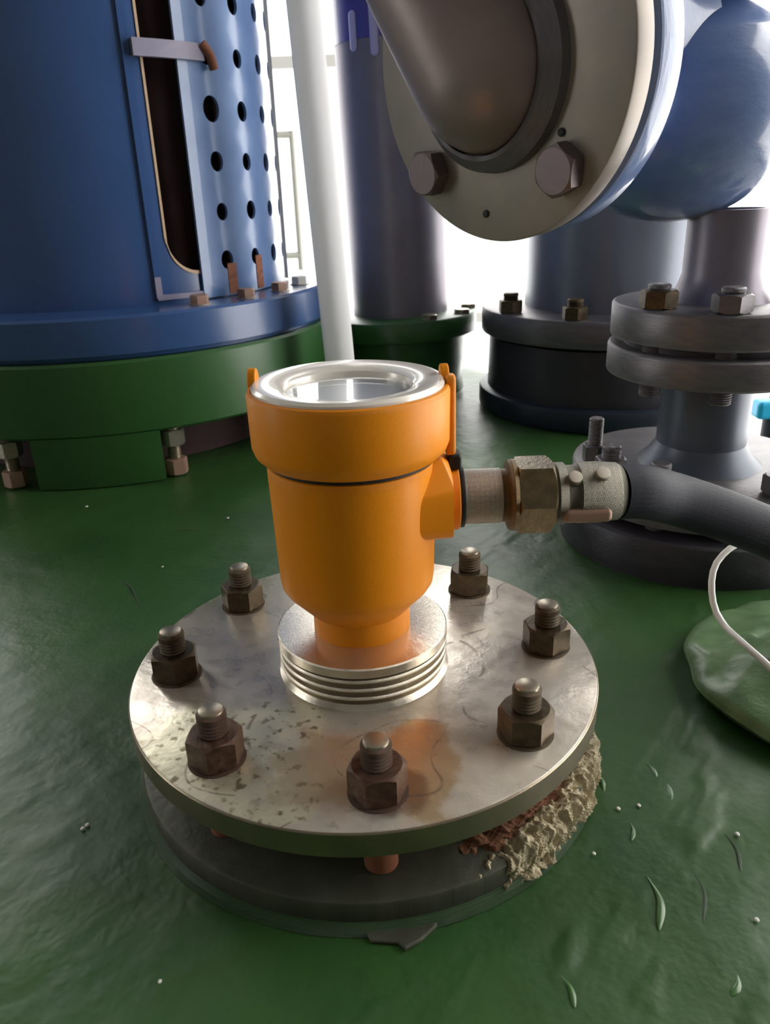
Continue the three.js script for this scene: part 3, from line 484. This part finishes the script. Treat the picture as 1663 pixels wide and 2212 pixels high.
// ---------------------------------------------------------------- elbow pipe, its flange and the blue valve
{
  const n = V(-Math.sin(R(51.1)) * Math.cos(R(-6.35)), Math.sin(R(-6.35)), Math.cos(R(51.1)) * Math.cos(R(-6.35)));
  const c = V(0.0796, 0.2703, -0.1669), q = new THREE.Quaternion().setFromUnitVectors(V(0, 1, 0), n);
  const up = V(0, 1, 0).addScaledVector(n, -n.y).normalize(), side = up.clone().cross(n);
  const at = (g, s = 0) => g.applyQuaternion(q).translate(n.x * s, n.y * s, n.z * s);     // geometry along +y set on the flange axis
  const t = thing('elbow_pipe', 'grey brown elbow pipe rising from a large grey bolted flange', 'pipe', c.toArray());
  part(t, 'flange', at(planarUV(disc(0.0925, -0.0145, 0, 0.03, 0.0012, 128))), M.greyFlange, 'large pale grey flange');
  part(t, 'weld_bead', at(new THREE.TorusGeometry(0.0462, 0.0032, 12, 72).rotateX(Math.PI / 2), 0.001), M.greyFlange, 'weld bead');
  const dir = V(-0.44, 0.88, -0.16).normalize(), eg = [[0, -0.0445]]; for (let i = 1; i <= 14; i++) { const a = i / 14 * R(90); eg.push([0.0445 * Math.sin(a), -0.0445 * Math.cos(a)]); }
  eg.push([0.0445, 0.6], [0.0415, 0.6], [0.0415, 0.02]);
  const eb = along(wrapUV(lathe(eg, 96), 0.0445), V(0, 0, 0), dir); { const p = eb.attributes.position, v = V(0, 0, 0); for (let i = 0; i < p.count; i++) { v.fromBufferAttribute(p, i); const k = v.dot(n); if (k < -0.001) { v.addScaledVector(n, -0.001 - k); p.setXYZ(i, v.x, v.y, v.z); } } }
  part(t, 'elbow', eb, M.pipeBrown, 'grey brown elbow');
  part(t, 'collar', at(lathe([[0.044, 0], [0.0545, 0], [0.0535, 0.006], [0.0465, 0.013], [0.044, 0.013]], 72)), M.flangeGrey, 'grey neck collar');
  for (const d of [[0.048, -0.036], [-0.0095, -0.0765]]) { const g = disc(0.0022, 0, 0.0012, 0, 0.0003, 16); part(t, 'plug', at(g).translate(side.x * d[0] + up.x * d[1], side.y * d[0] + up.y * d[1], side.z * d[0] + up.z * d[1]), M.black, 'small dark blemish dab'); }  // raised dots standing for dark blemish marks on the flange face
  for (const a of [-45, 43, 133, 225]) {
    const o = side.clone().multiplyScalar(0.0735 * Math.sin(R(a))).addScaledVector(up, -0.0735 * Math.cos(R(a))).add(c);
    const b = thing('flange_bolt', { '-45': 'dark hex head bolt on the elbow flange beside the purple grey pipe', 43: 'dark hex head bolt on the elbow flange under the small dark blemish dab', 133: 'dark hex head bolt high on the elbow flange over the blue valve', 225: 'dark hex head bolt high on the elbow flange behind the elbow' }[a], 'bolt', o.toArray(), 'bolts of the elbow flange');
    const h = hexNut(0.024, 0.011, 0); h.rotateY(R(a + 18)); part(b, 'head', at(h), M.boltHead);
    part(b, 'shank', at(disc(0.005, -0.045, 0.002, 0, 0.0004, 24)), M.darkGrey);
    const k = hexNut(0.024, 0.011, 0); part(b, 'nut', at(k, -0.0515), M.boltHead);
  }
  const vc = V(0.214, 0.249, -0.25), v = thing('control_valve', 'glossy blue round valve body with its own flange behind the large grey flange', 'valve', vc.toArray());
  const off = c.clone().sub(vc), put = (g, s) => at(g, s).translate(off.x, off.y, off.z);
  part(v, 'gasket', put(disc(0.072, -0.0205, -0.0140, 0.03, 0.0005), 0), M.navy, 'dark gasket');
  part(v, 'flange', put(disc(0.0925, -0.0405, -0.0200, 0.03, 0.002, 128), 0), M.blueValve);
  part(v, 'neck', put(lathe([[0.03, -0.13], [0.062, -0.13], [0.056, -0.09], [0.052, -0.06], [0.058, -0.044], [0.066, -0.040], [0.03, -0.040]], 96), 0), M.blueValve);
  const s = new THREE.SphereGeometry(0.0775, 96, 64); s.scale(1, 0.86, 1); part(v, 'body', s, M.blueValve);
  part(v, 'bonnet_flange', disc(0.062, 0.060, 0.078, 0, 0.003), M.blueValve);
  part(v, 'bonnet', lathe([[0, 0.076], [0.05, 0.076], [0.04, 0.1], [0.03, 0.13], [0.03, 0.2], [0, 0.2]], 72), M.blueValve);
  for (const a of [-60, -15, 30, 75, 120, 165, 210, 255]) { const g = hexNut(0.015, 0.008, 0); g.translate(0.052 * Math.sin(R(a)), 0.078, 0.052 * Math.cos(R(a))); part(v, 'bonnet_bolt', g, M.blueValve); }
}

// ---------------------------------------------------------------- green lug and white cord at the right
{
  const p = V(0.247, TANK.y, -0.035), t = thing('painted_lug', 'rounded green boss paled for window glare on the tank beside the white cable', 'boss', [p.x, TANK.y, p.z]);
  const g = lathe([[0, 0], [0.060, 0], [0.0685, 0.002], [0.0715, 0.006], [0.070, 0.010], [0.064, 0.013], [0.054, 0.0155], [0.044, 0.019], [0.034, 0.025], [0.024, 0.031], [0.014, 0.0345], [0, 0.036]].flatMap((q, i, l) => i + 1 < l.length ? [q, [(q[0] + l[i + 1][0]) / 2, (q[1] + l[i + 1][1]) / 2]] : [q]), 120), gp = g.attributes.position;
  for (let i = 0; i < gp.count; i++) { const x = gp.getX(i), y = gp.getY(i), z = gp.getZ(i), r = Math.hypot(x, z) + 1e-6, k = 1 + 0.16 * fbm(x / r * 1.1 + 3, z / r * 1.1, 2, 2) * sm(0.01, 0.05, r); gp.setXYZ(i, x * k, y * (1 + 0.5 * fbm(x * 26, z * 26, 5, 3)), z * k); }
  part(t, 'boss', planarUV(creased(g, R(50))), M.pale);
}
solo('white_cable', 'thin white cable curling over the green boss by the dark grey flange', 'cable', sweep([onZ(1604, 1172, -0.075), onZ(1580, 1182, -0.07), onZ(1548, 1215, -0.064), onZ(1537, 1252, -0.058), onZ(1542, 1310, -0.05), onZ(1560, 1345, -0.042), onY(1600, 1385, -0.010), onY(1645, 1425, -0.008), onY(1700, 1475, -0.009), onY(1760, 1520, -0.024), V(0.36, -0.09, 0.02), V(0.372, -0.3, 0.03)], 0.0018, 90, 10), M.white);

// ---------------------------------------------------------------- far things
{
  const t = thing('guard_rail', 'thin pale guard rail in front of the bright windows', 'railing', [-0.7, -0.75, -2.5]);
  for (const x of [-0.9, 0.455]) part(t, 'post', tube(0.012, 0, 1.14, 0.003, 20).translate(x, 0, 0), M.offWhite);
  for (const y of [1.13, 0.755]) part(t, 'rail', along(tube(0.011, 0, 1.36, 0.003, 20), V(-0.9, y, 0), V(1, y, 0)), M.offWhite);
  const s = thing('walkway', 'pale concrete walkway carrying the guard rail', 'walkway', [-0.7, ROOM.y0, -2.75]);
  part(s, 'deck', box(-0.95, 0.5, 1.35, 1.45, -0.3, 0.3), M.offWhite); for (const x of [-0.8, 0.35]) part(s, 'leg', box(x, x + 0.1, 0, 1.35, -0.05, 0.05), M.offWhite);
}
{
  const p = onZ(1658, 1000, -1.5), q = onZ(1655, 900, -1.5), t = thing('valve_stand', 'dark post with a bright cyan handle in the bright distance', 'valve stand', [p.x, ROOM.y0, p.z]);
  part(t, 'post', tube(0.028, 0, q.y - ROOM.y0, 0.004, 32), M.navy);
  const g = rbox(0.11, 0.045, 0.05, 0.012); g.translate(0.0, q.y - ROOM.y0 + 0.02, 0); part(t, 'handle', g, M.cyan, 'cyan handle');
  part(t, 'foot', disc(0.09, 0, 0.02, 0, 0.003, 32), M.navy);
}

scene.traverse((o) => { if (o.isMesh) o.castShadow = o.receiveShadow = true; });
renderer.render(scene, camera);
